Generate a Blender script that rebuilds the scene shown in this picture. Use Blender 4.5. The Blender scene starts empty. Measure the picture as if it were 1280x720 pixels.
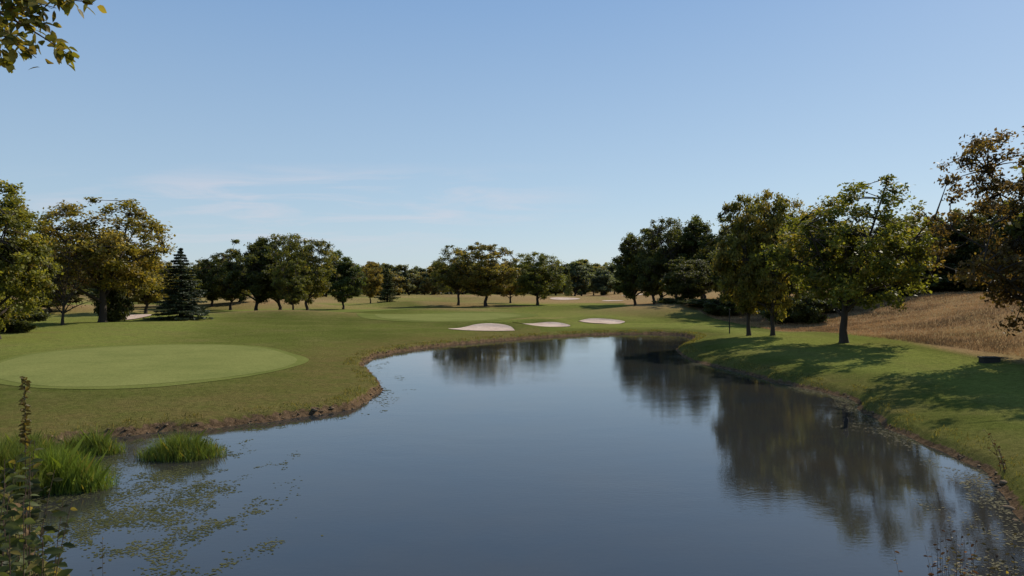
import bpy, math, random, bmesh
import numpy as np
from mathutils import Vector, noise as mn
R=math.radians
sc=bpy.context.scene
C=sc.collection
F=914.0; CH=5.0
random.seed(5)
# ------------------------------------------------------------------ camera
cam=bpy.data.cameras.new('camera'); co=bpy.data.objects.new('camera',cam); C.objects.link(co)
cam.lens=25.7; cam.sensor_width=36; cam.clip_end=6000; cam.clip_start=.05
co.location=(0,0,CH); co.rotation_euler=(R(90),0,0); sc.camera=co
sc.view_settings.view_transform='Standard'; sc.view_settings.look='None'; sc.view_settings.exposure=0
# ------------------------------------------------------------------ node helpers
def mat(name):
    m=bpy.data.materials.new(name); m.use_nodes=True
    nt=m.node_tree; nt.nodes.clear()
    out=nt.nodes.new('ShaderNodeOutputMaterial')
    return m,nt,out
def L(nt,a,b): nt.links.new(a,b)
def mixc(nt,fac,a,b,bt='MIX'):
    n=nt.nodes.new('ShaderNodeMix'); n.data_type='RGBA'; n.blend_type=bt
    for s,v in ((n.inputs[0],fac),(n.inputs[6],a),(n.inputs[7],b)):
        if isinstance(v,bpy.types.NodeSocket): nt.links.new(v,s)
        elif isinstance(v,(int,float)): s.default_value=v
        else: s.default_value=(*v,1)
    return n.outputs[2]
def nz(nt,scale,detail=4,rough=.6,vec=None,dist=0):
    n=nt.nodes.new('ShaderNodeTexNoise'); n.inputs['Scale'].default_value=scale; n.inputs['Detail'].default_value=detail
    n.inputs['Roughness'].default_value=rough; n.inputs['Distortion'].default_value=dist
    if vec: nt.links.new(vec,n.inputs['Vector'])
    return n.outputs['Fac']
def mr(nt,v,a,b,c=0,d=1):
    n=nt.nodes.new('ShaderNodeMapRange'); nt.links.new(v,n.inputs[0])
    for i,q in enumerate((a,b,c,d)): n.inputs[i+1].default_value=q
    return n.outputs[0]
def math2(nt,op,a,b):
    n=nt.nodes.new('ShaderNodeMath'); n.operation=op
    for s,v in ((n.inputs[0],a),(n.inputs[1],b)):
        if isinstance(v,bpy.types.NodeSocket): nt.links.new(v,s)
        else: s.default_value=v
    return n.outputs[0]
def objco(nt,sx=1,sy=1,sz=1):
    g=nt.nodes.new('ShaderNodeNewGeometry'); m=nt.nodes.new('ShaderNodeMapping'); m.inputs['Scale'].default_value=(sx,sy,sz)
    nt.links.new(g.outputs['Position'],m.inputs[0]); return m.outputs[0]
def attr(nt,name):
    n=nt.nodes.new('ShaderNodeAttribute'); n.attribute_name=name; return n.outputs['Fac']
def princ(nt,out,col,rough=.8,bump=None,bs=.3,bd=.1,spec=.3):
    p=nt.nodes.new('ShaderNodeBsdfPrincipled'); p.inputs['Roughness'].default_value=rough
    p.inputs['Specular IOR Level'].default_value=spec
    if isinstance(col,bpy.types.NodeSocket): nt.links.new(col,p.inputs['Base Color'])
    else: p.inputs['Base Color'].default_value=(*col,1)
    if bump is not None:
        b=nt.nodes.new('ShaderNodeBump'); b.inputs['Strength'].default_value=bs; b.inputs['Distance'].default_value=bd
        nt.links.new(bump,b.inputs['Height']); nt.links.new(b.outputs[0],p.inputs['Normal'])
    nt.links.new(p.outputs[0],out.inputs[0]); return p
# ------------------------------------------------------------------ materials
GM,nt,out=mat('grass_ground')
v=objco(nt)
big=nz(nt,.05,5,.65,v); mid=nz(nt,.22,8,.78,v); fine=nz(nt,4,6,.8,v); vf=nz(nt,22,4,.75,v)
g=mixc(nt,mr(nt,big,.35,.65),(.08,.092,.022),(.128,.142,.034))
g=mixc(nt,mr(nt,attr(nt,'fair'),0,1,0,.85),g,(.185,.203,.05))
g=mixc(nt,mr(nt,mid,.46,.7,0,.62),g,(.18,.148,.058))
g=mixc(nt,mr(nt,nz(nt,.9,6,.75,v),.5,.72,0,.45),g,(.075,.088,.023))
worn=math2(nt,'MULTIPLY',attr(nt,'worn'),mr(nt,nz(nt,.7,7,.78,v),.36,.64,.2,.95))
g=mixc(nt,worn,g,(.145,.11,.042))
dn=math2(nt,'MULTIPLY',attr(nt,'dry'),mr(nt,mid,.2,.5,.6,1))
dryc=mixc(nt,mr(nt,nz(nt,.25,7,.78,v),.35,.65),(.31,.19,.1),(.27,.2,.095))
g=mixc(nt,dn,g,dryc)
g=mixc(nt,1.0,g,mixc(nt,mr(nt,fine,.3,.7),(.62,.64,.6),(1.34,1.31,1.3)),'MULTIPLY')
g=mixc(nt,1.0,g,mixc(nt,mr(nt,vf,.3,.7),(.66,.66,.66),(1.3,1.3,1.3)),'MULTIPLY')
soil=mixc(nt,mr(nt,fine,.35,.65),(.035,.024,.014),(.2,.13,.075))
sn=math2(nt,'ADD',attr(nt,'soil'),mr(nt,fine,.3,.7,-.4,.4))
g=mixc(nt,mr(nt,sn,.4,.6),g,soil)
hb=math2(nt,'ADD',fine,math2(nt,'MULTIPLY',vf,.5))
princ(nt,out,g,1,hb,.7,.13,0)
def grass_mat(name,c1,c2,bs=.4):
    m,nt,out=mat(name); v=objco(nt)
    a=mixc(nt,mr(nt,nz(nt,.25,7,.75,v),.35,.65),c1,c2)
    f=nz(nt,7,7,.8,v)
    a=mixc(nt,1.0,a,mixc(nt,mr(nt,f,.3,.7),(.72,.72,.72),(1.26,1.26,1.26)),'MULTIPLY')
    princ(nt,out,a,1,f,bs,.04,0); return m
M_green=grass_mat('putting_turf',(.15,.163,.05),(.195,.2,.064))
M_fringe=grass_mat('fringe_turf',(.118,.134,.035),(.158,.168,.048),.6)
M_fair=grass_mat('mown_turf',(.135,.153,.039),(.168,.186,.05),.6)
M_sand,nt,out=mat('bunker_sand'); v=objco(nt)
s=mixc(nt,mr(nt,nz(nt,.5,7,.8,v),.32,.68),(.42,.3,.23),(.66,.52,.42))
princ(nt,out,s,1,nz(nt,2,6,.75,v),.7,.2,0)
M_wat,nt,out=mat('pond_water')
v1=objco(nt,.7,1.3,1); v2=objco(nt,3,5.5,1)
w=math2(nt,'ADD',nz(nt,1,3,.5,v1),math2(nt,'MULTIPLY',nz(nt,1.8,3,.6,v2),.55))
calm=mr(nt,nz(nt,.08,4,.55,objco(nt,1,2,1)),.35,.65,.2,1.0)
w=math2(nt,'MULTIPLY',w,calm)
p=princ(nt,out,mixc(nt,mr(nt,nz(nt,.15,5,.6,objco(nt)),.3,.7),(.02,.025,.03),(.036,.032,.024)),.025,w,.22,.02,.5)
p.inputs['IOR'].default_value=1.5
def leaf_mat(name,tr=.35,neutral=False):
    m,nt,out=mat(name)
    oi=nt.nodes.new('ShaderNodeObjectInfo'); t=attr(nt,'tone')
    aut=attr(nt,'aut')
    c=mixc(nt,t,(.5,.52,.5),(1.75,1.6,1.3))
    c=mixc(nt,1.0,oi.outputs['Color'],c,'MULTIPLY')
    f=math2(nt,'LESS_THAN',aut,oi.outputs['Alpha'])
    ac=mixc(nt,t,(.15,.1,.025),(.36,.27,.06))
    c=mixc(nt,math2(nt,'MULTIPLY',f,.65),c,ac)
    d=nt.nodes.new('ShaderNodeBsdfPrincipled'); d.inputs['Roughness'].default_value=.55; d.inputs['Specular IOR Level'].default_value=.3
    L(nt,c,d.inputs['Base Color'])
    tl=nt.nodes.new('ShaderNodeBsdfTranslucent'); L(nt,mixc(nt,1.0,c,(1.05,1.0,.95) if neutral else (1.55,1.42,.7),'MULTIPLY'),tl.inputs[0])
    ms=nt.nodes.new('ShaderNodeMixShader'); ms.inputs[0].default_value=tr
    L(nt,d.outputs[0],ms.inputs[1]); L(nt,tl.outputs[0],ms.inputs[2]); L(nt,ms.outputs[0],out.inputs[0])
    return m
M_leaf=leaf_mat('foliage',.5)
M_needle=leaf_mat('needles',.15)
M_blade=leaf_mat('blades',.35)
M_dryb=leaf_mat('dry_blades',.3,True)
M_bark,nt,out=mat('bark'); v=objco(nt,6,6,1.2)
princ(nt,out,mixc(nt,nz(nt,1.5,5,.7,v),(.022,.017,.013),(.085,.066,.052)),.9,nz(nt,2,5,.7,v),.8,.05,.15)
M_twig,nt,out=mat('twig_bark'); princ(nt,out,mixc(nt,nz(nt,9,3,.6,objco(nt)),(.05,.03,.02),(.12,.075,.05)),.8)
M_rock,nt,out=mat('shore_rock'); v=objco(nt)
princ(nt,out,mixc(nt,mr(nt,nz(nt,3,5,.7,v),.3,.7),(.05,.036,.022),(.24,.165,.1)),.95,nz(nt,12,4,.7,v),.5,.04,.1)
def padm(name,c1,c2):
    m,nt,out=mat(name); v=objco(nt)
    princ(nt,out,mixc(nt,mr(nt,nz(nt,1.2,5,.75,v),.3,.7),c1,c2),.9,nz(nt,20,3,.6,v),.2,.01,0); return m
M_pad=padm('floating_weed',(.045,.052,.022),(.11,.108,.048)); M_padr=padm('floating_weed_pale',(.08,.075,.043),(.21,.185,.115))
M_dark,nt,out=mat('dark_wood'); princ(nt,out,mixc(nt,nz(nt,8,4,.6,objco(nt)),(.018,.015,.012),(.04,.033,.026)),.8)
# ------------------------------------------------------------------ terrain function
def w_(px,py,z=0.0):
    Y=(CH-z)*F/(py-360); return ((px-640)/F*Y,Y)
shore=[(-1.2,-40),(-1.2,-10),(-1.3,2),(-2.2,5),(-4.6,8.5),(-6.9,11.8)]
shore+=[w_(*p) for p in [(45,690),(40,650),(5,615),(-15,585),(25,563),(80,553),(135,546),(200,541),(300,531),(380,521),(438,512),(468,497),(476,482),(460,465),(456,453),(482,443),(540,434),(600,428),(660,423),(720,419.5),(780,417.5),(840,418),(868,424),(846,436),(858,449),(900,460),(960,475),(1010,486),(1055,497),(1078,516),(1120,540),(1180,564),(1228,590),(1258,625),(1282,655)]]
shore+=[(9.6,12.2),(6.0,8),(3.2,4.5),(2,0),(2,-10),(2,-40)]
def catmull(P,n,closed=True):
    P=np.array(P,float); o=[]
    m=len(P)
    for i in range(m):
        a,b,c,d=P[(i-1)%m],P[i],P[(i+1)%m],P[(i+2)%m]
        for k in range(n):
            t=k/n
            o.append(.5*((2*b)+(-a+c)*t+(2*a-5*b+4*c-d)*t*t+(-a+3*b-3*c+d)*t**3))
    return np.array(o)
SP=catmull(shore,6)
for i in range(len(SP)):
    x,y=SP[i]
    if y>8:
        k=.012*y
        n_=mn.noise_vector(Vector((x*.9,y*.5,3.1)))
        SP[i]+=np.array([n_.x,n_.y])*min(.5,k+.1)
def sdist(x,y):
    x=np.asarray(x,float).ravel(); y=np.asarray(y,float).ravel()
    res=np.full(x.shape,60.0)
    idx=np.where((x>-75)&(x<75)&(y>-75)&(y<150))[0]
    A=SP; B=np.roll(SP,-1,0)
    for s in range(0,len(idx),20000):
        ii=idx[s:s+20000]; px=x[ii][:,None]; py=y[ii][:,None]
        ax,ay=A[:,0][None],A[:,1][None]; bx,by=B[:,0][None],B[:,1][None]
        dx,dy=bx-ax,by-ay; t=np.clip(((px-ax)*dx+(py-ay)*dy)/(dx*dx+dy*dy+1e-12),0,1)
        d=np.sqrt(((px-ax-t*dx)**2+(py-ay-t*dy)**2).min(1))
        cr=((ay>py)!=(by>py))&(px<dx*(py-ay)/(by-ay+1e-12)+ax)
        ins=cr.sum(1)%2==1
        res[ii]=np.clip(np.where(ins,-d,d),-60,60)
    return res
def ss(a,b,x):
    t=np.clip((x-a)/(b-a),0,1); return t*t*(3-2*t)
BK=[(-3.0,78.3,3.8,2.6,.12),(3.6,84.8,3.1,2.6,-.1),(10.9,91,3.0,2.8,-.15)]
BUMPS=[(-3.2,83,6,2.6,.5),(3.4,89.6,5,2.6,.52),(11.2,95.7,5,2.6,.56),(24,112,13,10,1.6),(-50,150,14,8,1.5),(-72,118,12,8,1.3),(14,225,40,12,1.2),(-20,260,40,12,1.1),(-32,104,12,5,.8),(-12,122,16,5,.7),(12,130,14,6,.9),(-22,165,14,6,1.0),(-45,92,8,4,.5),(-38,76,10,5,.35)]
def hgt(x,y,d=None):
    x=np.asarray(x,float).ravel(); y=np.asarray(y,float).ravel()
    if d is None: d=sdist(x,y)
    rr=ss(2,9,x)*(1-ss(62,75,y))
    dl=np.maximum(d,0)
    left=.3*ss(0,.3,d)+.64*(1-np.exp(-dl/10)); right=.22*ss(0,.5,d)+1.15*(1-np.exp(-dl/6))
    z=left*(1-rr)+right*rr
    z=z+.22*np.sin(x/15+1)*np.sin(y/21+.5)*ss(8,35,d)
    r=np.hypot(x,y)
    z=z+.6*ss(120,260,r)
    z=z+3.4*ss(25,54,x+2.5*np.sin(y/19))*ss(18,45,y)*(1-.5*ss(120,170,y))
    z=z+2.7*np.exp(-(y/7.2)**2)*ss(0,1.8,d)
    for bx,by,rx,ry,h in BUMPS: z=z+h*np.exp(-((x-bx)/rx)**2-((y-by)/ry)**2)
    for bx,by,rx,ry,ro in BK:
        cx,sx_=math.cos(ro),math.sin(ro); a_=((x-bx)*cx+(y-by)*sx_)/rx; b_=(-(x-bx)*sx_+(y-by)*cx)/ry
        q=np.sqrt(a_**2+b_**2)
        z=z-.15*(1-ss(.8,1.15,q))
    wz=-.9*ss(0,3.5,-d)-.02
    return np.where(d>0,z+.0,wz)
def h1(x,y): return float(hgt([x],[y])[0])
# ------------------------------------------------------------------ mesh helpers
def link(name,me,m,parent=None):
    o=bpy.data.objects.new(name,me); C.objects.link(o)
    if m: me.materials.append(m)
    if parent: o.parent=parent
    return o
def np_mesh(name,V,Fq,smooth=False,attrs=None,fattrs=None):
    me=bpy.data.meshes.new(name); V=np.asarray(V,np.float32); Fq=np.asarray(Fq,np.int32)
    n=Fq.shape[1]
    me.vertices.add(len(V)); me.vertices.foreach_set('co',V.ravel())
    me.loops.add(Fq.size); me.loops.foreach_set('vertex_index',Fq.ravel())
    me.polygons.add(len(Fq)); me.polygons.foreach_set('loop_start',np.arange(0,Fq.size,n,dtype=np.int32))
    me.polygons.foreach_set('loop_total',np.full(len(Fq),n,np.int32))
    me.update(calc_edges=True)
    if smooth: me.polygons.foreach_set('use_smooth',np.ones(len(Fq),bool))
    for k,a in (attrs or {}).items():
        at=me.attributes.new(k,'FLOAT','POINT'); at.data.foreach_set('value',np.asarray(a,np.float32))
    for k,a in (fattrs or {}).items():
        at=me.attributes.new(k,'FLOAT','FACE'); at.data.foreach_set('value',np.asarray(a,np.float32))
    me.validate(); return me
def struct(o): o['kind']='structure'; return o
def tag(o,label,cat,group=None,kind=None):
    o['label']=label; o['category']=cat
    if group: o['group']=group
    if kind: o['kind']=kind
    return o
def root(name,loc,label,cat,group=None,rz=0):
    o=bpy.data.objects.new(name,None); C.objects.link(o); o.location=loc; o.rotation_euler=(0,0,rz)
    o.empty_display_size=.2
    return tag(o,label,cat,group)
# ------------------------------------------------------------------ ground
ang=np.concatenate([np.arange(-180,-41,3.0),np.arange(-41,41,.13),np.arange(41,180,3.0)])
ang=np.radians(ang); rad=[2.5]
while rad[-1]<3000: rad.append(rad[-1]*((1.0095 if rad[-1]<70 else 1.006) if rad[-1]<140 else (1.0095 if rad[-1]<260 else 1.04)))
rad=np.array(rad); na,nr=len(ang),len(rad)
RR,AA=np.meshgrid(rad,ang,indexing='ij')
X=(RR*np.sin(AA)).ravel(); Y=(RR*np.cos(AA)).ravel()
d=sdist(X,Y); Z=hgt(X,Y,d)
i=np.arange(nr-1)[:,None]; j=np.arange(na)[None]
a=(i*na+j); b=(i*na+(j+1)%na); c=((i+1)*na+(j+1)%na); e=((i+1)*na+j)
Q=np.stack([a,b,c,e],-1).reshape(-1,4)[:, ::-1]
wob=2.5*np.sin(Y/19)
dry=ss(26.2,27.6,X+.8*np.sin(Y/5)+wob*.3)*ss(20,30,Y)
dry=np.maximum(dry,.95*np.exp(-((X+50)/20)**2-((Y-150)/12)**2))
dry=np.maximum(dry,.95*ss(170,195,Y)*(1-ss(330,400,Y))*(.65+.35*np.sin(X/13+Y/31)))
dry=np.maximum(dry,.8*np.exp(-((X-22)/11)**2-((Y-112)/9)**2))
dry=np.maximum(dry,.95*np.exp(-((X+72)/18)**2-((Y-118)/10)**2))
dry=np.maximum(dry,.9*np.exp(-((X+34)/16)**2-((Y-106)/4)**2))
dry=np.maximum(dry,.5*np.exp(-((X-2)/14)**2-((Y-100)/3)**2))
dry=np.maximum(dry,.65*ss(.5,.85,.5+.5*np.sin(X/8+Y/13)*np.sin(Y/9+X/31))*ss(92,115,Y))
soil=(1-ss(.14,.34,d))*(X<4)+(1-ss(.1,.3,d))*(X>=4)
worn=(1-ss(1.5,9,d))*.95*(X<3)+(1-ss(.5,2.5,d))*.5*(X>=3)
fair=ss(.35,.7,.5+.5*np.sin(X/9+Y/30+1)*np.cos(Y/26))*ss(8,16,d)
fair=np.maximum(fair,ss(3,7,X)*ss(2,5,d)*(1-ss(24,26,X))*(Y<90))
me=np_mesh('ground',np.stack([X,Y,Z],-1),Q,True,{'dry':dry,'soil':soil,'worn':worn,'fair':fair})
struct(link('ground',me,GM))
me=np_mesh('pond_water',[(-60,-60,0),(60,-60,0),(60,105,0),(-60,105,0)],[(0,1,2,3)])
struct(link('pond_water',me,M_wat))
def drape(name,pts,off,m,sm=4,rings=40):
    P=catmull(pts,sm); c=P.mean(0); n=len(P); V=[c]
    for k in range(1,rings+1): V.extend(c+(P-c)*(k/rings))
    V=np.array(V); z=hgt(V[:,0],V[:,1])+off
    V=np.column_stack([V,z]); f=[]
    for k in range(rings-1):
        for q in range(n):
            f.append((1+k*n+q,1+k*n+(q+1)%n,1+(k+1)*n+(q+1)%n,1+(k+1)*n+q))
    V0=[(0,1+q,1+(q+1)%n) for q in range(n)]
    me=bpy.data.meshes.new(name); me.from_pydata(V.tolist(),[],[t[::-1] for t in f]+V0)
    me.polygons.foreach_set('use_smooth',[True]*len(me.polygons)); me.update()
    bm=bmesh.new(); bm.from_mesh(me); bmesh.ops.recalc_face_normals(bm,faces=bm.faces)
    if sum(f.normal.z for f in bm.faces)<0: bmesh.ops.reverse_faces(bm,faces=bm.faces)
    bm.to_mesh(me); bm.free()
    return struct(link(name,me,m))
G1=[(-15.6,49.6),(-13.4,45.6),(-12.8,40.6),(-13.8,36),(-16,33),(-19.4,31.8),(-22.8,33.2),(-26.3,36.6),(-29,42),(-30,47),(-27.8,52),(-22.6,54.4),(-18.4,53)]
c=np.mean(G1,0); G1f=[tuple(c+(np.array(p)-c)*(1.07+.025*math.sin(k*2.1))) for k,p in enumerate(G1)]
drape('green_fringe',G1f,.018,M_fringe,5,60); drape('putting_green',G1,.027,M_green,5,60)
def ell(cx,cy,rx,ry,ro=0,n=14,wv=.12,seed=0):
    rg=random.Random(seed); o=[]
    p1,p2=rg.uniform(0,6),rg.uniform(0,6)
    for k in range(n):
        t=2*math.pi*k/n; f=1+wv*math.sin(2*t+p1)+wv*.8*math.sin(3*t+p2)
        a,b=rx*f*math.cos(t),ry*f*math.sin(t)
        o.append((cx+a*math.cos(ro)-b*math.sin(ro),cy+a*math.sin(ro)+b*math.cos(ro)))
    return o
drape('far_green_fringe',ell(-9,104,13,13,0,seed=2),.03,M_fringe); drape('far_putting_green',ell(-9,104,10.5,11,0,seed=2),.05,M_green)
drape('fairway',ell(-26,130,24,13,.1,seed=4),.03,M_fair)
for k,(bx,by,rx,ry,ro) in enumerate(BK): drape('sand_bunker',ell(bx,by,rx,ry,ro,seed=20+k,wv=.1,n=18),.06,M_sand)
for k,(px,Y_,wx,ry) in enumerate([(520,172,22,2.2),(705,215,34,4),(745,232,38,6),(722,255,44,6),(795,225,34,5),(535,140,14,1.5),(560,176,26,2.5),(765,205,24,3),(166,90,40,4.5),(292,158,16,3)]):
    drape('far_bunker',ell((px-640)/F*Y_,Y_,wx/2/F*Y_,ry,0,seed=40+k),.08,M_sand,4,16)
# ------------------------------------------------------------------ geometry makers
class Geo:
    def __init__(s): s.v=[]; s.f=[]
    def tube(s,P,rs,n=6):
        P=[Vector(p) for p in P]; b=len(s.v)
        for k,p in enumerate(P):
            t=(P[min(k+1,len(P)-1)]-P[max(k-1,0)]).normalized()
            u=t.cross(Vector((0,1,.1)));
            if u.length<.05: u=t.cross(Vector((1,0,0)))
            u.normalize(); w=t.cross(u)
            for q in range(n):
                a=2*math.pi*q/n; s.v.append(tuple(p+(u*math.cos(a)+w*math.sin(a))*rs[k]))
        for k in range(len(P)-1):
            for q in range(n):
                s.f.append((b+k*n+q,b+k*n+(q+1)%n,b+(k+1)*n+(q+1)%n,b+(k+1)*n+q))
    def box(s,x0,x1,y0,y1,z0,z1):
        b=len(s.v)
        s.v+=[(x0,y0,z0),(x1,y0,z0),(x1,y1,z0),(x0,y1,z0),(x0,y0,z1),(x1,y0,z1),(x1,y1,z1),(x0,y1,z1)]
        s.f+=[tuple(b+q for q in f) for f in [(0,3,2,1),(4,5,6,7),(0,1,5,4),(1,2,6,5),(2,3,7,6),(3,0,4,7)]]
    def mesh(s,name,smooth=True):
        me=bpy.data.meshes.new(name); me.from_pydata(s.v,[],s.f)
        me.polygons.foreach_set('use_smooth',[smooth]*len(me.polygons)); me.update(); return me
def leaf_cards(rg,P,size,outward=None,tone=None,aspect=.6,up=.35):
    n=len(P)
    nrm=rg.normal(size=(n,3)); nrm[:,2]+=up*2
    if outward is not None: nrm+=outward*.8
    nrm/=np.linalg.norm(nrm,axis=1,keepdims=True)
    t=rg.normal(size=(n,3)); t-=nrm*(t*nrm).sum(1,keepdims=True); t/=np.linalg.norm(t,axis=1,keepdims=True)
    b=np.cross(nrm,t); s=(size*rg.uniform(.6,1.3,n))[:,None]
    V=np.stack([P-t*s,P-b*s*aspect+nrm*s*.15,P+t*s,P+b*s*aspect+nrm*s*.15],1).reshape(-1,3)
    Q=np.arange(n*4).reshape(n,4)
    if tone is None: tone=rg.uniform(0,1,n)
    return V,Q,np.clip(tone+rg.normal(0,.18,n),0,1)
def bez(a,b,c,n):
    a,b,c=Vector(a),Vector(b),Vector(c)
    return [a*(1-t)**2+b*2*t*(1-t)+c*t*t for t in [k/(n-1) for k in range(n)]]
def crown_proto(seed,H=12.,W=12.,base=.25,clumps=80,leaves=170,ls=.15,tr=.27,cr=(.055,.11),fill=.45,lobe=.3,gap=.12,gs=.45):
    rg=np.random.default_rng(seed); rn=random.Random(seed)
    zb=base*H; zc=zb+(H-zb)*.45; hu=H-zc; hd=zc-zb
    lob=rg.normal(size=(9,3)); lob/=np.linalg.norm(lob,axis=1,keepdims=True); la=rg.uniform(-lobe,lobe,9)
    cs=[]; off=Vector((seed*3.3,seed*1.7,0))
    while len(cs)<clumps:
        u=rg.normal(size=3); u/=np.linalg.norm(u)
        f=rg.uniform(.05,1)**fill
        lf=1+sum(la[k]*max(0,float(u@lob[k]))**4 for k in range(9))
        c_r=W*rg.uniform(*cr)
        hw=(W/2-c_r*.7)*lf*f
        p=np.array([hw*u[0],hw*u[1],zc+((hu-c_r*.5) if u[2]>0 else (hd-c_r*.3))*u[2]*f*(lf if u[2]>0 else 1)])
        if mn.noise(Vector(p)*gs+off)<-gap+.0: continue
        cs.append((p,c_r,f))
    PP=[];TT=[];OO=[];AU=[]
    ct=np.array([0,0,zc])
    for p,c_r,f in cs:
        n=int(leaves*rg.uniform(.6,1.3)*(c_r/(W*.08))**1.6)
        g_=rg.normal(size=(n,3)); g_/=np.linalg.norm(g_,axis=1,keepdims=True)
        g_*=(rg.uniform(0,1,(n,1))**.6)*c_r*rg.uniform(.7,1.45,(n,1)); g_[:,2]*=.65
        PP.append(p+g_); ou=(p-ct)/(np.linalg.norm(p-ct)+1e-6)
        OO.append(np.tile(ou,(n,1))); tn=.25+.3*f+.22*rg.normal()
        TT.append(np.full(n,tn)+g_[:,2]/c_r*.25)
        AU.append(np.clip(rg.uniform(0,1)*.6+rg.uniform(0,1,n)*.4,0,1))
    P=np.concatenate(PP)
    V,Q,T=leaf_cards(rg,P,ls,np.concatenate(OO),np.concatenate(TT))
    Wa=np.percentile(np.hypot(P[:,0],P[:,1]),96.5)*2; Ha=np.percentile(P[:,2],99.7)
    crown=np_mesh('crown',V,Q,False,None,{'tone':T,'aut':np.concatenate(AU)})
    crown.materials.append(M_leaf)
    tg=Geo()
    top=Vector((rn.uniform(-.5,.5),rn.uniform(-.5,.5),zb+(H-zb)*.55))
    TP=[Vector((0,0,-.3)),Vector((0,0,.15)),Vector((rn.uniform(-.1,.1),rn.uniform(-.1,.1),max(.4,zb*.5))),Vector((rn.uniform(-.25,.25),rn.uniform(-.25,.25),max(zb,1.0))),(Vector((0,0,zb))+top)/2+Vector((rn.uniform(-.3,.3),rn.uniform(-.3,.3),0)),top]
    tg.tube(TP,[tr*1.7,tr*1.15,tr*.9,tr*.8,tr*.45,tr*.12],9)
    order=sorted(cs,key=lambda q:-q[2]); mains=[]
    for p,c_r,f in order:
        if all((Vector(p)-Vector(m)).length>W*.3 for m in mains): mains.append(p)
        if len(mains)>=12: break
    paths=[]
    for m in mains:
        m=Vector(m); t=rn.uniform(.0,.5)
        st=TP[3].lerp(TP[4],t*1.6) if m.z<zc+1 else TP[3].lerp(TP[4],rn.uniform(.1,1))
        st=TP[2].lerp(TP[3],rn.uniform(.7,1)) if m.z<zb+1.5 else st
        midp=st.lerp(m,.45)+Vector((rn.uniform(-.4,.4),rn.uniform(-.4,.4),rn.uniform(.2,1.0) if m.z<zc+1 else rn.uniform(-.8,0)))
        pth=bez(st,midp,m,8); paths.append(pth)
        tg.tube(pth,[tr*(.5-.055*k) for k in range(8)],6)
    for p,c_r,f in cs:
        p=Vector(p); cand=[((q-p).length+(2 if k<2 else 0),k,q) for pth in paths for k,q in enumerate(pth)]
        best=min(cand,key=lambda z_:z_[0])
        if best[0]>.3:
            q=best[2]; tg.tube(bez(q,q.lerp(p,.5)+Vector((rn.uniform(-.25,.25),rn.uniform(-.25,.25),rn.uniform(-.1,.4))),p,5),[.05,.04,.03,.022,.01],4)
    tm=tg.mesh('trunk'); tm.materials.append(M_bark)
    return {'trunk':tm,'crown':crown,'H':Ha,'W':Wa}
def spruce_proto(seed,H=10.,W=6.,n=16000,ls=.17):
    rg=np.random.default_rng(seed); P=[];O=[];T=[]
    zs=.05*H; levels=24; tg=Geo()
    for k in range(levels):
        t=k/(levels-1); z=zs+(H-zs-.2)*t**.95; r=W/2*(1-t)**.8*rg.uniform(.72,1.15)+.1
        nb=max(4,int(12*(1-t)+4))
        for q in range(nb):
            a=rg.uniform(0,6.283); rl=r*rg.uniform(.6,1.18); m=int(n/levels/nb*(.5+1.6*(1-t)))+4
            s=rg.uniform(.12,1,m)**.7; 
            x=np.cos(a)*rl*s; y=np.sin(a)*rl*s; zz=z-.32*rl*s+.2*rl*s*s+rg.normal(0,.05,m)
            lat=rg.normal(0,.13,m)*(rl*(.35+.5*(1-s))); x+=-np.sin(a)*lat; y+=np.cos(a)*lat
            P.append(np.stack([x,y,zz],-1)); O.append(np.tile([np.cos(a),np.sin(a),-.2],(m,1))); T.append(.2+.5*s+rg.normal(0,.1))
            tg.tube([(0,0,z),(math.cos(a)*rl*.8,math.sin(a)*rl*.8,z-.16*rl)],[.03,.008],4)
    P=np.concatenate(P);O=np.concatenate(O);T=np.concatenate(T)
    V,Q,T=leaf_cards(rg,P,ls,O,T,.35,.3)
    cr=np_mesh('crown',V,Q,False,None,{'tone':T,'aut':rg.uniform(0,1,len(T))}); cr.materials.append(M_needle)
    tg.tube([(0,0,-.3),(0,0,H*.5),(0,0,H*.99)],[.22,.12,.02],8); tm=tg.mesh('trunk'); tm.materials.append(M_bark)
    return {'trunk':tm,'crown':cr,'H':H,'W':W}
PR={}
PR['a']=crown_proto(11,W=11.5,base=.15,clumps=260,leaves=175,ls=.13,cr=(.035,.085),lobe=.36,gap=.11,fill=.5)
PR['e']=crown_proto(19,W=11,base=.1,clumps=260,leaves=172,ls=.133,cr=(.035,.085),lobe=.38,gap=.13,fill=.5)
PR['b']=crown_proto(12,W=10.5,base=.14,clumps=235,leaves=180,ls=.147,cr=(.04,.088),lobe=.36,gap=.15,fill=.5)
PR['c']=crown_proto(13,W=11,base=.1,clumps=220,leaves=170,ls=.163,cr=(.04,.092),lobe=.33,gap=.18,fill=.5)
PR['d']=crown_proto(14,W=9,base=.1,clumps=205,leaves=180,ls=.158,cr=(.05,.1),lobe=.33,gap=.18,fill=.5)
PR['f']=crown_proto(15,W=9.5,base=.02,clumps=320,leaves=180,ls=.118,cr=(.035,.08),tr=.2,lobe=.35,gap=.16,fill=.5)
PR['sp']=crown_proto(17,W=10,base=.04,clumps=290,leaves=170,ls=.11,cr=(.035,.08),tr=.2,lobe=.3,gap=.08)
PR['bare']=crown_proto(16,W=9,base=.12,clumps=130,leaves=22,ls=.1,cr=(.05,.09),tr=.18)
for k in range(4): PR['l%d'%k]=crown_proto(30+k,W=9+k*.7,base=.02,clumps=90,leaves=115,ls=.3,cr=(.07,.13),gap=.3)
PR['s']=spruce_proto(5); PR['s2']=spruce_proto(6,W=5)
PR['bush']=crown_proto(40,H=4,W=6,base=.0,clumps=60,leaves=120,ls=.15,cr=(.08,.14),tr=.06,gap=.5)
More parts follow.
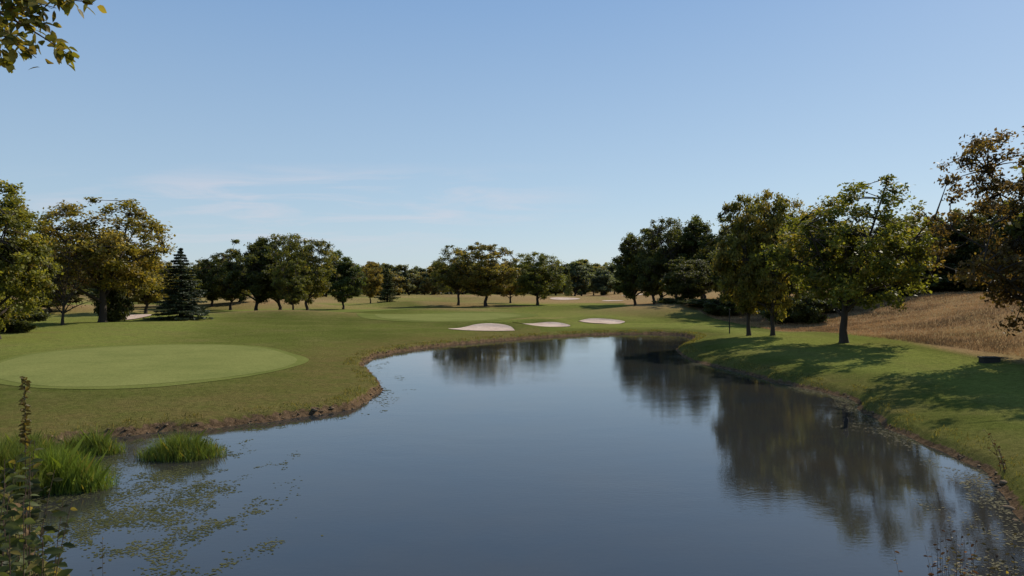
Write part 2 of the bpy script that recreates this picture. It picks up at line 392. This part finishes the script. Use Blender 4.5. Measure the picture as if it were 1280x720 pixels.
def tree(px,Y_,top,wid,proto,col,aut,label,name='broadleaf_tree',cat='tree',group=None,dz=0,rz=None):
    x=(px-640)/F*Y_; z=h1(x,Y_)+dz; p=PR[proto]
    H=CH+(360-top)*Y_/F-z; W=wid*Y_/F
    o=root(name,(x,Y_,z),label,cat,group,random.uniform(0,6.28) if rz is None else rz)
    o.scale=(W/p['W'],W/p['W'],H/p['H'])
    for k in ('trunk','crown'):
        c_=bpy.data.objects.new(k,p[k]); C.objects.link(c_); c_.parent=o
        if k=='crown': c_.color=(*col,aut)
    return o
DK=(.064,.076,.023); MG=(.092,.107,.026); OL=(.145,.135,.03); YG=(.16,.17,.035); RD=(.1,.06,.025); BL=(.036,.05,.026)
T_=tree
T_(-4,58,226,146,'f',(.135,.145,.03),.25,'tall light green feathery tree cut by the left edge of the photo','feathery_tree')
T_(-75,70,240,130,'f',MG,.1,'green tree mostly outside the left edge behind the feathery tree','feathery_tree')
T_(40,92,295,100,'c',DK,.15,'dark low tree between the feathery tree and the big yellowing tree')
T_(128,80,247,170,'a',OL,.45,'big yellowing broad tree left of the dark spruce')
T_(78,74,290,84,'bare',RD,.3,'thin nearly bare greyish tree in front of the big yellowing tree','bare_tree')
T_(142,82,364,42,'bush',DK,.0,'small dark rounded bush under the big yellowing tree','bush','bush')
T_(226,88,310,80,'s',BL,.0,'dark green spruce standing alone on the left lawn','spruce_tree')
T_(182,112,320,74,'b',OL,.35,'olive tree half hidden behind the big yellowing tree on its right side')
T_(212,125,332,64,'c',MG,.2,'low green tree seen just behind the top left of the dark spruce')
T_(20,66,385,70,'bush',DK,.0,'dark bush at the foot of the feathery tree','bush','bush')
T_(62,110,340,76,'d',DK,.1,'dark tree seen far behind the bare greyish tree')
T_(150,140,338,84,'d',DK,.1,'dark tree far behind the trunk of the big yellowing tree')
T_(243,150,330,56,'e',MG,.2,'low green tree seen just behind the right side of the dark spruce')
T_(265,142,322,58,'d',DK,.1,'small dark tree right behind the spruce, leftmost of the dark clump')
T_(288,135,316,62,'b',DK,.15,'dark tree second from the left in the dark clump')
T_(320,126,299,74,'d',DK,.08,'tall dark tree on the left half of the dark clump')
T_(350,128,296,74,'c',(.07,.085,.022),.15,'tall round dark tree in the middle of the dark clump')
T_(384,118,295,76,'e',(.09,.1,.023),.25,'tall olive green tree at the right end of the dark clump')
T_(366,112,325,50,'b',MG,.2,'lower green tree standing in front of the dark clump')
T_(300,150,333,66,'c',DK,.1,'low dark tree behind the dark clump')
T_(429,140,315,48,'d',(.06,.083,.027),.0,'narrow dark green tree just right of the dark clump')
T_(463,172,330,34,'b',OL,.8,'small yellow tree between two dark trees left of centre')
T_(484,168,334,30,'s2',DK,.0,'small dark pointed tree right of the small yellow tree','spruce_tree')
T_(573,158,308,62,'a',(.085,.095,.026),.2,'left one of the two broad trees on the central lawn')
T_(607,152,306,82,'b',(.115,.112,.028),.45,'broad yellowing tree, right one of the pair on the central lawn')
T_(638,185,328,42,'c',OL,.75,'yellow tree between the central pair and the single round tree')
T_(672,160,316,70,'e',(.095,.112,.03),.15,'single round green tree right of the central pair')
T_(711,235,338,14,'s2',YG,.0,'small pale pointed tree right of the single round tree','spruce_tree')
T_(727,290,325,36,'l1',(.1,.12,.055),.1,'rounded far green tree beyond the distant bunkers')  # haze painted into this crown and the next: paler, bluer colour
T_(752,300,334,32,'l2',(.14,.14,.06),.3,'far olive tree between the rounded far tree and the right hand wood')
T_(794,146,295,66,'d',DK,.05,'leftmost dark tree of the right hand wood')
T_(818,140,286,74,'b',DK,.1,'second dark tree from the left in the right hand wood')
T_(847,136,276,82,'e',DK,.1,'tall dark tree with round top in the right hand wood')
T_(878,134,274,78,'d',(.06,.076,.024),.05,'tall dense green tree in the middle of the right hand wood')
T_(908,128,280,80,'a',DK,.1,'dark tree in the right hand wood behind the olive pair')
T_(862,118,324,74,'b',DK,.1,'lower dark tree at the front edge of the right hand wood')
T_(826,165,308,84,'c',DK,.1,'dark tree at the back of the right hand wood, left side')
T_(880,170,303,94,'d',DK,.1,'dark tree at the back of the right hand wood, right side')
T_(936,63,252,94,'b',(.12,.122,.026),.38,'left tree of the olive pair on the right bank')
T_(966,61,240,100,'e',(.11,.116,.026),.42,'right taller tree of the olive pair on the right bank')
T_(1055,51,230,184,'a',(.115,.132,.026),.28,'large spreading tree standing alone on the right bank with its trunk in clear view',rz=3.7)
T_(1020,92,272,110,'c',DK,.15,'dark tree behind the gap between the olive pair and the large spreading tree')
T_(975,100,280,100,'b',DK,.1,'dark tree directly behind the olive pair')
T_(930,108,290,90,'d',DK,.1,'dark tree behind the left tree of the olive pair')
T_(1000,112,284,100,'d',DK,.1,'tall dark tree deep behind the olive pair on its right')
T_(1060,110,280,100,'c',DK,.1,'dark tree directly behind the large spreading tree')
T_(1104,96,274,104,'d',(.085,.09,.024),.2,'dark tree right behind the crown of the large spreading tree')
T_(1140,104,277,84,'c',OL,.3,'olive tree behind the hill just left of the dark spruce')
T_(1163,98,282,72,'s',(.045,.06,.03),.0,'dark spruce on the crest of the tan hill','spruce_tree')
T_(1198,100,266,94,'d',MG,.1,'dark dense tree on the hill right of the hill spruce')
T_(1238,96,259,100,'c',DK,.15,'dark broad tree on the hill behind the red leaved tree')
T_(1282,92,256,98,'b',DK,.1,'dark tree on the hill at the right edge')
T_(1180,125,282,104,'b',MG,.1,'dark tree in the second row behind the hill spruce')
T_(1225,122,276,104,'a',MG,.1,'dark tree in the second row on the hill near the right edge')
T_(1318,38,158,232,'sp',(.09,.064,.026),.3,'tall tree with dark reddish leaves reaching in from the right edge',rz=4.4)
T_(1440,37,95,270,'d',DK,.1,'shade tree just outside the right edge of the photo',rz=1.0)
for k,(px,Y_,tp,wd) in enumerate([(905,100,372,56),(985,84,372,70),(1015,80,366,60),(945,104,362,70),(880,108,374,60),(850,124,372,60),(1040,88,366,60),(1080,92,352,60),(1185,92,345,60),(1225,88,340,60),(1120,92,348,60),(1155,96,345,60),(1262,84,342,60),(1290,84,338,60)]):
    T_(px,Y_,tp,wd,'bush',DK,.05,'dark bush in the undergrowth below the right hand trees','bush','bush','undergrowth bushes below the right hand trees')
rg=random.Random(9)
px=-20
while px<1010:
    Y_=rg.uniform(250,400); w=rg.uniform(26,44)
    T_(px,Y_,rg.uniform(327,341),w,rg.choice(['l0','l1','l2','l3']),rg.choice([(.095,.12,.075),(.105,.12,.07),(.14,.13,.065),(.1,.115,.075)]),rg.choice([.05,.15,.6]),'small distant tree in the row along the horizon',group='distant trees along the horizon')  # crown colours lightened and blued to paint in distance haze
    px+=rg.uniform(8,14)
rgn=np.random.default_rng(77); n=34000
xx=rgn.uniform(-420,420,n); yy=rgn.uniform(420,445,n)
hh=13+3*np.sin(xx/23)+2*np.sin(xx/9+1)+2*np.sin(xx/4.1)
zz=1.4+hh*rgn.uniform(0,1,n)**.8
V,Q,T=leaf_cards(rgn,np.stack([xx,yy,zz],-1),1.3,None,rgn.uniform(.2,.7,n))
o=link('distant_wood',np_mesh('distant_wood',V,Q,False,None,{'tone':T,'aut':rgn.uniform(0,1,n)}),M_leaf); o.color=(.11,.135,.1,.12)  # wood colour includes painted haze, paler and bluer than nearer foliage
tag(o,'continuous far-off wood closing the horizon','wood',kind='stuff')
# ------------------------------------------------------------------ blades
def blades(rg,P,h,w,lean=.3):
    n=len(P); a=rg.uniform(0,6.283,n); dr=np.stack([np.cos(a),np.sin(a),np.zeros(n)],-1)
    la=rg.uniform(0,6.283,n); ln=np.stack([np.cos(la),np.sin(la),np.zeros(n)],-1)*(rg.uniform(0,lean,n)*h)[:,None]
    up=np.array([0,0,1.])*h[:,None]; W=w[:,None]
    V=np.stack([P-dr*W,P+dr*W,P+dr*W*.7+up*.6+ln*.4,P+up+ln,P-dr*W*.7+up*.6+ln*.4],1).reshape(-1,3)
    return V,np.arange(n*5).reshape(n,5)
def blade_obj(name,rg,P,h,w,col,aut,lean=.3,m=None,tone=None):
    V,Q=blades(rg,P,h,w,lean); n=len(P)
    o=link(name,np_mesh(name,V,Q,False,None,{'tone':rg.uniform(0,1,n) if tone is None else tone,'aut':rg.uniform(0,1,n)}),m or M_blade)
    o.color=(*col,aut); return o
rgn=np.random.default_rng(3)
n=140000; Yr=rgn.uniform(0,1,n)**1.3*85+28; Xr=26.8+rgn.uniform(0,1,n)**1.2*36
keep=(Xr/Yr<.8); Xr,Yr=Xr[keep],Yr[keep]; n=len(Xr)
cl=np.array([mn.noise(Vector((x*.16,y*.16,0)))+.6*mn.noise(Vector((x*.7,y*.7,4))) for x,y in zip(Xr,Yr)])
P=np.stack([Xr,Yr,hgt(Xr,Yr)-.02],-1)
o=blade_obj('tall_dry_grass',rgn,P,.07+.12*np.clip(cl+.4,0,1)+rgn.uniform(0,.07,n),.0025+.00026*Yr,(.29,.19,.105),.0,1.2,M_dryb,np.clip(.5-cl*.7+rgn.normal(0,.2,n),0,1))
tag(o,'tan unmown grass covering the hill on the right','grass',kind='stuff')
def along(n,dmin,dmax,cond,seed):
    rg=np.random.default_rng(seed)
    seg=[(SP[i],SP[(i+1)%len(SP)]) for i in range(len(SP))]
    seg=[s for s in seg if cond(s[0][0],s[0][1])]
    ln=np.array([np.linalg.norm(b-a) for a,b in seg]); k=rg.choice(len(seg),n,p=ln/ln.sum())
    A=np.array([s[0] for s in seg])[k]; B=np.array([s[1] for s in seg])[k]
    t=rg.uniform(0,1,(n,1)); D=(B-A)/np.linalg.norm(B-A,axis=1,keepdims=True); nn=np.stack([-D[:,1],D[:,0]],-1)
    P=A+(B-A)*t+nn*rg.uniform(-1,1,(n,1))*max(abs(dmin),abs(dmax))
    d=sdist(P[:,0],P[:,1]); return P[(d>dmin)&(d<dmax)],d[(d>dmin)&(d<dmax)]
P2,d2=along(30000,.12,1.2,lambda x,y:y>8,4)
cl=np.array([mn.noise(Vector((x*.8,y*.8,2))) for x,y in P2]); P2=P2[cl>-.1]; n=len(P2)
P=np.column_stack([P2,hgt(P2[:,0],P2[:,1])-.02])
o=blade_obj('bank_grass',rgn,P,rgn.uniform(.04,.16,n),.004+.00025*P2[:,1],(.125,.125,.034),.25,.9)
tag(o,'rough grass tufts hanging over the edge of the pond bank','grass',kind='stuff')
def ico():
    bm=bmesh.new(); bmesh.ops.create_icosphere(bm,subdivisions=2,radius=1); V=np.array([v.co[:] for v in bm.verts]); Fc=np.array([[v.index for v in f.verts] for f in bm.faces]); bm.free(); return V,Fc
IV,IF=ico()
P2,d2=along(2600,-.1,.2,lambda x,y:(y>19 and y<72 and x<-1) or (y>10 and x>3 and y<50 and random.random()<.5),8)
P2=P2[:480]; VV=[];FF=[]
zb=hgt(P2[:,0],P2[:,1])
for k,(x,y) in enumerate(P2):
    s=rgn.uniform(.02,.06)*(1 if rgn.random()<.94 else 1.7)
    v_=IV*(1+rgn.normal(0,.16,(len(IV),1)))*np.array([s*rgn.uniform(1,2.4),s,s*rgn.uniform(.45,.8)])
    a=rgn.uniform(0,3.14); v_=v_@np.array([[math.cos(a),math.sin(a),0],[-math.sin(a),math.cos(a),0],[0,0,1]])
    VV.append(v_+np.array([x,y,max(zb[k],-.02)+s*.05])); FF.append(IF+k*len(IV))
o=link('bank_stones',np_mesh('bank_stones',np.concatenate(VV),np.concatenate(FF),False),M_rock)
tag(o,'brown stones and clods of earth along the eroded pond edge','stones',kind='stuff')
def pads(name,P,m,label,rmin=.03,rmax=.1):
    n=len(P); r=rgn.uniform(rmin,rmax,n)*rgn.uniform(.5,1,n); K=6; a0=rgn.uniform(0,6.28,n)
    V=[]
    for k in range(K):
        a=a0+2*math.pi*k/K; q=r*rgn.uniform(.6,1.2,n); V.append(np.stack([P[:,0]+np.cos(a)*q*1.3,P[:,1]+np.sin(a)*q,.003+np.arange(n)%30*.00015],-1))
    V=np.stack(V,1).reshape(-1,3)
    o=link(name,np_mesh(name,V,np.arange(n*K).reshape(n,K)),m); return tag(o,label,'water plants',kind='stuff')
n=200000; Xp=rgn.uniform(-14,-3.5,n); Yp=rgn.uniform(12.5,25,n); d=sdist(Xp,Yp)
px_=640+Xp/Yp*F; py_=360+CH/Yp*F
nn=np.array([mn.fractal(Vector((x*.85,y*.6,1)),.5,2.1,7) for x,y in zip(Xp,Yp)])
dens=1.15-((px_-175)/175)**2-((py_-628)/100)**2
dens=np.maximum(dens,.7-(-d)/1.4)
k=(d<-.03)&(nn*.8+dens*.6-.3>rgn.uniform(0,1.6,n))
pads('floating_weed',np.stack([Xp,Yp],-1)[k],M_pad,'olive mat of floating weed on the pond at the lower left',.012,.038)
P2,d2=along(130000,-2.4,-.02,lambda x,y:x>3 and y>8,12)
nn=np.array([mn.fractal(Vector((x*.8,y*.5,5)),.6,2.1,6) for x,y in P2])
wd=np.clip(1.8-P2[:,1]*.01,.7,1.9); k=(nn*1.0+.9-(-d2)/wd*1.25>rgn.uniform(0,1.4,len(P2)))&(P2[:,1]<56)
pads('floating_weed',P2[k],M_padr,'pale strip of floating weed along the right bank of the pond',.014,.042)
P2,d2=along(16000,-1.6,-.02,lambda x,y:x<0 and y>26 and y<70,13)
nn=np.array([mn.fractal(Vector((x*.6,y*.4,9)),.8,2.1,4) for x,y in P2]); k=nn-.1>rgn.uniform(0,.6,len(P2))
pads('floating_weed',P2[k],M_pad,'thin broken strip of floating weed under the left bank near the point',.02,.06)
def reeds(px,py,wid,ht,n,label,col=(.11,.16,.034),seed=1,depth=.5,aut=.1):
    x,y=w_(px,py); rg=np.random.default_rng(seed); hw=wid/2/F*y
    q=rg.normal(0,.5,(n,2)); q=q[np.hypot(q[:,0],q[:,1])<1.15]; n=len(q)
    P=np.stack([q[:,0]*hw,q[:,1]*hw*depth,np.full(n,-.05)],-1)
    rr=np.hypot(q[:,0],q[:,1])
    ln=np.array([1+.6*mn.noise(Vector((a*4,b*4,seed))) for a,b in q])
    h=ht/F*y*np.clip(1.05-.5*rr**1.5,.25,1.1)*rg.uniform(.45,1.0,n)*ln
    o=blade_obj('reed_clump',rg,P,h,rg.uniform(.003,.0075,n),col,aut,.7)
    o.location=(x,y,max(0,h1(x,y))); return tag(o,label,'reeds')
reeds(227,570,96,33,5200,'low round clump of green reeds standing alone in the pond',seed=2,depth=.7)
reeds(65,610,140,56,7500,'bright green reed clump at the front of the reed bed in the left corner',(.125,.19,.034),3)
reeds(112,566,80,33,2800,'short reed clump at the right end of the reed bed below the left bank',seed=4)
reeds(30,575,120,40,4000,'reed clump at the back of the reed bed below the left bank',(.105,.15,.034),5)
reeds(-5,625,100,68,4000,'reed clump cut by the left edge of the photo',(.1,.14,.03),6)
# ------------------------------------------------------------------ foreground weeds
def big_leaf(V,Fc,T,p,dirv,nrm,l,w,tone):
    dirv=dirv.normalized(); s=dirv.cross(nrm).normalized(); nn=s.cross(dirv)
    b=len(V); 
    prof=[(0,0.05),(.25,.8),(.55,1),(.8,.6),(1,0.03)]
    for t,k in prof:
        c_=p+dirv*l*t-Vector((0,0,1))*l*.25*t*t
        V.append(c_+s*w*k*.5+nn*w*k*.12); V.append(c_); V.append(c_-s*w*k*.5+nn*w*k*.12)
    for q in range(4):
        a=b+q*3; Fc.append((a,a+1,a+4,a+3)); Fc.append((a+1,a+2,a+5,a+4)); T+= [tone,tone]
def weed(x,y,top_z,seed,label,name='leafy_weed',col=(.07,.09,.025),aut=.1,stems=5,spread=.5,ll=.13,lw=.06,gap=.035,leafy=1.5,drop=.6,group=None,lean=(0,0),head=False,thick=.008):
    rn=random.Random(seed); z0=h1(x,y); o=root(name,(x,y,z0),label,'plant',group)
    sg=Geo(); V=[];Fc=[];T=[];A=[]
    for s in range(stems):
        H=max(.4,(top_z-z0)-(0 if s==0 else rn.uniform(drop*.5 if head else 0,drop)))
        b=Vector((rn.uniform(-.12,.12),rn.uniform(-.12,.12),-.05)); a=rn.uniform(0,6.28); r_=rn.uniform(0,spread)*(0.2 if s==0 else 1)
        e=Vector((b.x+math.cos(a)*r_+lean[0],b.y+math.sin(a)*r_+lean[1],H))
        pth=bez(b,Vector((b.x+lean[0]*.2,b.y,H*.6)),e,14); sg.tube(pth,[thick*(1-.06*k) for k in range(14)],5)
        ph=rn.uniform(0,6); L_=(e-b).length; t0=max(.08,1-leafy/L_); cnt=int(L_*(1-t0)/gap)
        for k in range(cnt):
            t=t0+(1-t0)*(k+rn.random()*.5)/cnt; f=t*13; i0=min(12,int(f)); p=pth[i0].lerp(pth[i0+1],f-i0)
            if head and s==0 and t>.8: break
            ph+=2.4; dv=Vector((math.cos(ph),math.sin(ph)*.6,rn.uniform(-.2,.9)))
            sc_=(1-.4*(t-t0)/(1-t0))*rn.uniform(.6,1.25); n0=len(T)
            big_leaf(V,Fc,T,p,dv,Vector((rn.gauss(0,.5),-.9+rn.gauss(0,.5),.7)),ll*sc_,lw*sc_,rn.random()); A+=[rn.random()]*(len(T)-n0)
        if head and s==0:
            for k in range(110):
                t=.8+.2*rn.random(); f=t*13; i0=min(12,int(f)); p=pth[i0].lerp(pth[i0+1],f-i0); n0=len(T)
                dv=Vector((rn.gauss(0,1),rn.gauss(0,1),rn.gauss(.4,.6))); big_leaf(V,Fc,T,p,dv,Vector((.1,-.8,.6)),.045,.02,rn.random()*.4); A+=[0.0]*(len(T)-n0)
    so=link('stem',sg.mesh('stem'),M_twig,o)
    me=np_mesh('leaves',[v[:] for v in V],Fc,True,None,{'tone':T,'aut':A}); lo=link('leaves',me,M_leaf,o); lo.color=(*col,aut)
    return o
def wp(px,Y_): return (px-640)/F*Y_
weed(wp(38,5.2),5.2,CH-112*5.2/F,1,'tall leafy weed with a brown seed head at the lower left',head=True,col=(.055,.06,.024),aut=.08,stems=6,spread=.26,drop=.9,gap=.05)
weed(wp(2,4.8),4.8,CH-195*4.8/F,2,'dense dark leaved weed in the lower left corner, left of the seed head',stems=9,spread=.28,col=(.06,.078,.026),aut=.04,drop=.6,ll=.14,lw=.055,gap=.05)
weed(wp(42,4.4),4.4,CH-265*4.4/F,3,'low broad leaved weed at the bottom left, below the seed head',stems=10,spread=.26,ll=.14,lw=.056,col=(.07,.088,.03),aut=.04,drop=.35,gap=.05)
weed(wp(-20,5.6),5.6,CH-160*5.6/F,4,'leafy weed just outside the lower left corner',stems=9,spread=.35,col=(.055,.07,.024),aut=.04,gap=.045)
weed(wp(118,5.0),5.0,CH-312*5/F,5,'thin twiggy weed at the bottom edge right of the leafy weeds',stems=4,spread=.15,ll=.05,lw=.018,gap=.04,col=(.07,.06,.02),aut=.3,thick=.004)
weed(wp(1195,5.0),5.0,CH-302*5/F,6,'spindly reddish shrub at the bottom right corner',name='twiggy_shrub',stems=26,spread=.42,ll=.055,lw=.022,gap=.06,col=(.09,.045,.025),aut=.15,thick=.004,drop=.3)
weed(wp(1265,5.4),5.4,CH-300*5.4/F,7,'small leafy shrub at the bottom right edge',name='twiggy_shrub',stems=16,spread=.35,ll=.06,lw=.026,gap=.055,col=(.06,.05,.025),aut=.12,thick=.004,drop=.3)
x,y=w_(1246,600); weed(x+.25,y,CH-175*y/F,8,'reddish weed stalk on the edge of the right bank',stems=5,spread=.35,ll=.12,lw=.05,gap=.09,col=(.09,.05,.02),aut=.15,lean=(-.5,0),drop=.5)
# ------------------------------------------------------------------ overhanging tree, top left
zb=h1(-6.2,3.2)
o=root('overhanging_tree',(-6.2,3.2,zb),'yellow green leafy branch hanging into the top left corner','tree')
tg=Geo(); tg.tube([(0,0,-.3),(.1,0,2),(.3,.1,4),(.5,.2,6.5)],[.2,.15,.12,.06],10); link('trunk',tg.mesh('trunk'),M_bark,o)
bg=Geo(); V=[];Fc=[];T=[];A=[]; rn=random.Random(21)
def P3(px,py,Y_): return Vector(((px-640)/F*Y_+6.2,Y_-3.2,CH+(360-py)*Y_/F-zb))
ends=[((-60,-40),(60,2),(118,2)),((-60,-10),(20,20),(88,70)),((-60,20),(0,35),(45,72)),((-60,0),(-10,40),(5,80)),((-60,-60),(20,-30),(95,-15)),((-60,-30),(10,5),(60,35)),((-60,10),(-20,20),(25,50)),((-60,-10),(0,-10),(70,10))]
for s,m,e in ends:
    Y_=rn.uniform(4.0,4.6); pth=bez(P3(*s,Y_),P3(*m,Y_),P3(*e,Y_),14); bg.tube(pth,[.011-.0007*k for k in range(14)],5)
    bg.tube([Vector((.28,.1,3.8)),pth[0].lerp(Vector((.28,.1,3.8)),.5)+Vector((0,0,.2)),pth[0]],[.05,.03,.012],6)
    for k in range(60):
        t=rn.uniform(.25,1); f=t*13; i0=min(12,int(f)); p=pth[i0].lerp(pth[i0+1],f-i0)+Vector((rn.gauss(0,.025),rn.gauss(0,.03),rn.gauss(0,.02)))
        n0=len(T); big_leaf(V,Fc,T,p,Vector((rn.gauss(.3,1),rn.gauss(0,1),rn.gauss(-.3,.7))),Vector((rn.gauss(0,.8),rn.gauss(0,.8)-.6,1)),rn.uniform(.045,.075),rn.uniform(.03,.05),rn.random()); A+=[rn.random()]*(len(T)-n0)
link('branches',bg.mesh('branches'),M_twig,o)
lo=link('leaves',np_mesh('leaves',[v[:] for v in V],Fc,True,None,{'tone':T,'aut':A}),M_leaf,o); lo.color=(.12,.12,.02,.45)
# ------------------------------------------------------------------ small objects
x,y=wp(1237,37.5),37.5; z=h1(x,y)
o=root('low_dark_box',(x,y,z),'small low dark box where the mown grass meets the tan hill','box')
g_=Geo(); g_.box(-.42,.42,-.22,.22,-.05,.24); link('body',g_.mesh('body',False),M_dark,o)
g_=Geo(); g_.box(-.47,.47,-.26,.26,.242,.30); link('lid',g_.mesh('lid',False),M_dark,o)
x,y=wp(912,72),72; z=h1(x,y)
o=root('marker_post',(x,y,z),'thin tall dark post on the lawn left of the olive tree pair','post')
g_=Geo(); g_.tube([(0,0,-.1),(0,0,2.3)],[.06,.05],8); link('pole',g_.mesh('pole'),M_dark,o)
g_=Geo(); g_.tube([(0,0,2.3),(0,0,2.36),(0,0,2.42)],[.09,.09,.02],8); link('cap',g_.mesh('cap'),M_dark,o)
x,y=w_(1057,534); g_=Geo(); g_.tube([(0,0,-.3),(.01,0,.1),(.05,.02,.27),(.03,.02,.36)],[.08,.07,.075,.04],9); g_.tube([(.02,0,.12),(-.1,.02,.24)],[.035,.015],6)
o=link('tree_stump',g_.mesh('tree_stump'),M_dark); o.location=(x,y,0); tag(o,'dark broken stump poking out of the pond near the right bank','stump')
# ------------------------------------------------------------------ light and sky
SE=R(38); az=math.atan2(.70,.70)
sd=Vector((math.sin(az)*math.cos(SE),math.cos(az)*math.cos(SE),math.sin(SE)))
sl=bpy.data.lights.new('sun','SUN'); sl.energy=5.0; sl.angle=R(.5); sl.color=(1,.92,.78)
so=bpy.data.objects.new('sun',sl); C.objects.link(so); so.rotation_euler=(-sd).to_track_quat('-Z','Y').to_euler(); so.location=(0,0,50)
w=bpy.data.worlds.new('World'); sc.world=w; w.use_nodes=True; nt=w.node_tree; nt.nodes.clear()
out=nt.nodes.new('ShaderNodeOutputWorld'); bgn=nt.nodes.new('ShaderNodeBackground'); bgn.inputs[1].default_value=.118
sk=nt.nodes.new('ShaderNodeTexSky'); sk.sky_type='NISHITA'; sk.sun_disc=False; sk.sun_elevation=SE; sk.sun_rotation=az
sk.air_density=1.0; sk.dust_density=.5; sk.ozone_density=2.0; sk.altitude=100
tc=nt.nodes.new('ShaderNodeTexCoord'); sx=nt.nodes.new('ShaderNodeSeparateXYZ'); L(nt,tc.outputs['Generated'],sx.inputs[0])
ymx=math2(nt,'MAXIMUM',sx.outputs[1],.05)
u=math2(nt,'DIVIDE',sx.outputs[0],ymx); vv=math2(nt,'DIVIDE',sx.outputs[2],ymx)
cr_=nt.nodes.new('ShaderNodeValToRGB'); L(nt,sx.outputs[2],cr_.inputs[0])
e=cr_.color_ramp.elements; e[0].position=0; e[0].color=(4.4,5.4,6.2,1); e[1].position=1; e[1].color=(.85,1.7,3.6,1)
for pos,cc in ((.12,(3.5,4.8,6.1)),(.36,(2.0,3.4,5.6)),):
    q=cr_.color_ramp.elements.new(pos); q.color=(*cc,1)
scol=mixc(nt,.75,sk.outputs[0],cr_.outputs[0])
cb=nt.nodes.new('ShaderNodeCombineXYZ'); L(nt,math2(nt,'MULTIPLY',u,3.0),cb.inputs[0]); L(nt,math2(nt,'MULTIPLY',vv,26.),cb.inputs[1]); cb.inputs[2].default_value=.6
cn=nz(nt,1.5,7,.6,cb.outputs[0],.6)
m1=math2(nt,'SUBTRACT',1.0,math2(nt,'ABSOLUTE',math2(nt,'DIVIDE',math2(nt,'SUBTRACT',vv,.108),.065),0.0))
m2=math2(nt,'SUBTRACT',1.0,math2(nt,'ABSOLUTE',math2(nt,'DIVIDE',math2(nt,'SUBTRACT',u,-.3),.45),0.0))
mk=math2(nt,'MULTIPLY',math2(nt,'MAXIMUM',m1,0.0),math2(nt,'MAXIMUM',m2,0.0))
cf=math2(nt,'MULTIPLY',mr(nt,cn,.46,.66),math2(nt,'MINIMUM',math2(nt,'MULTIPLY',mk,2.5),1.0))
cf=math2(nt,'MULTIPLY',cf,.5)
col=mixc(nt,cf,scol,(5.9,5.7,6.2))
L(nt,col,bgn.inputs[0]); L(nt,bgn.outputs[0],out.inputs[0])
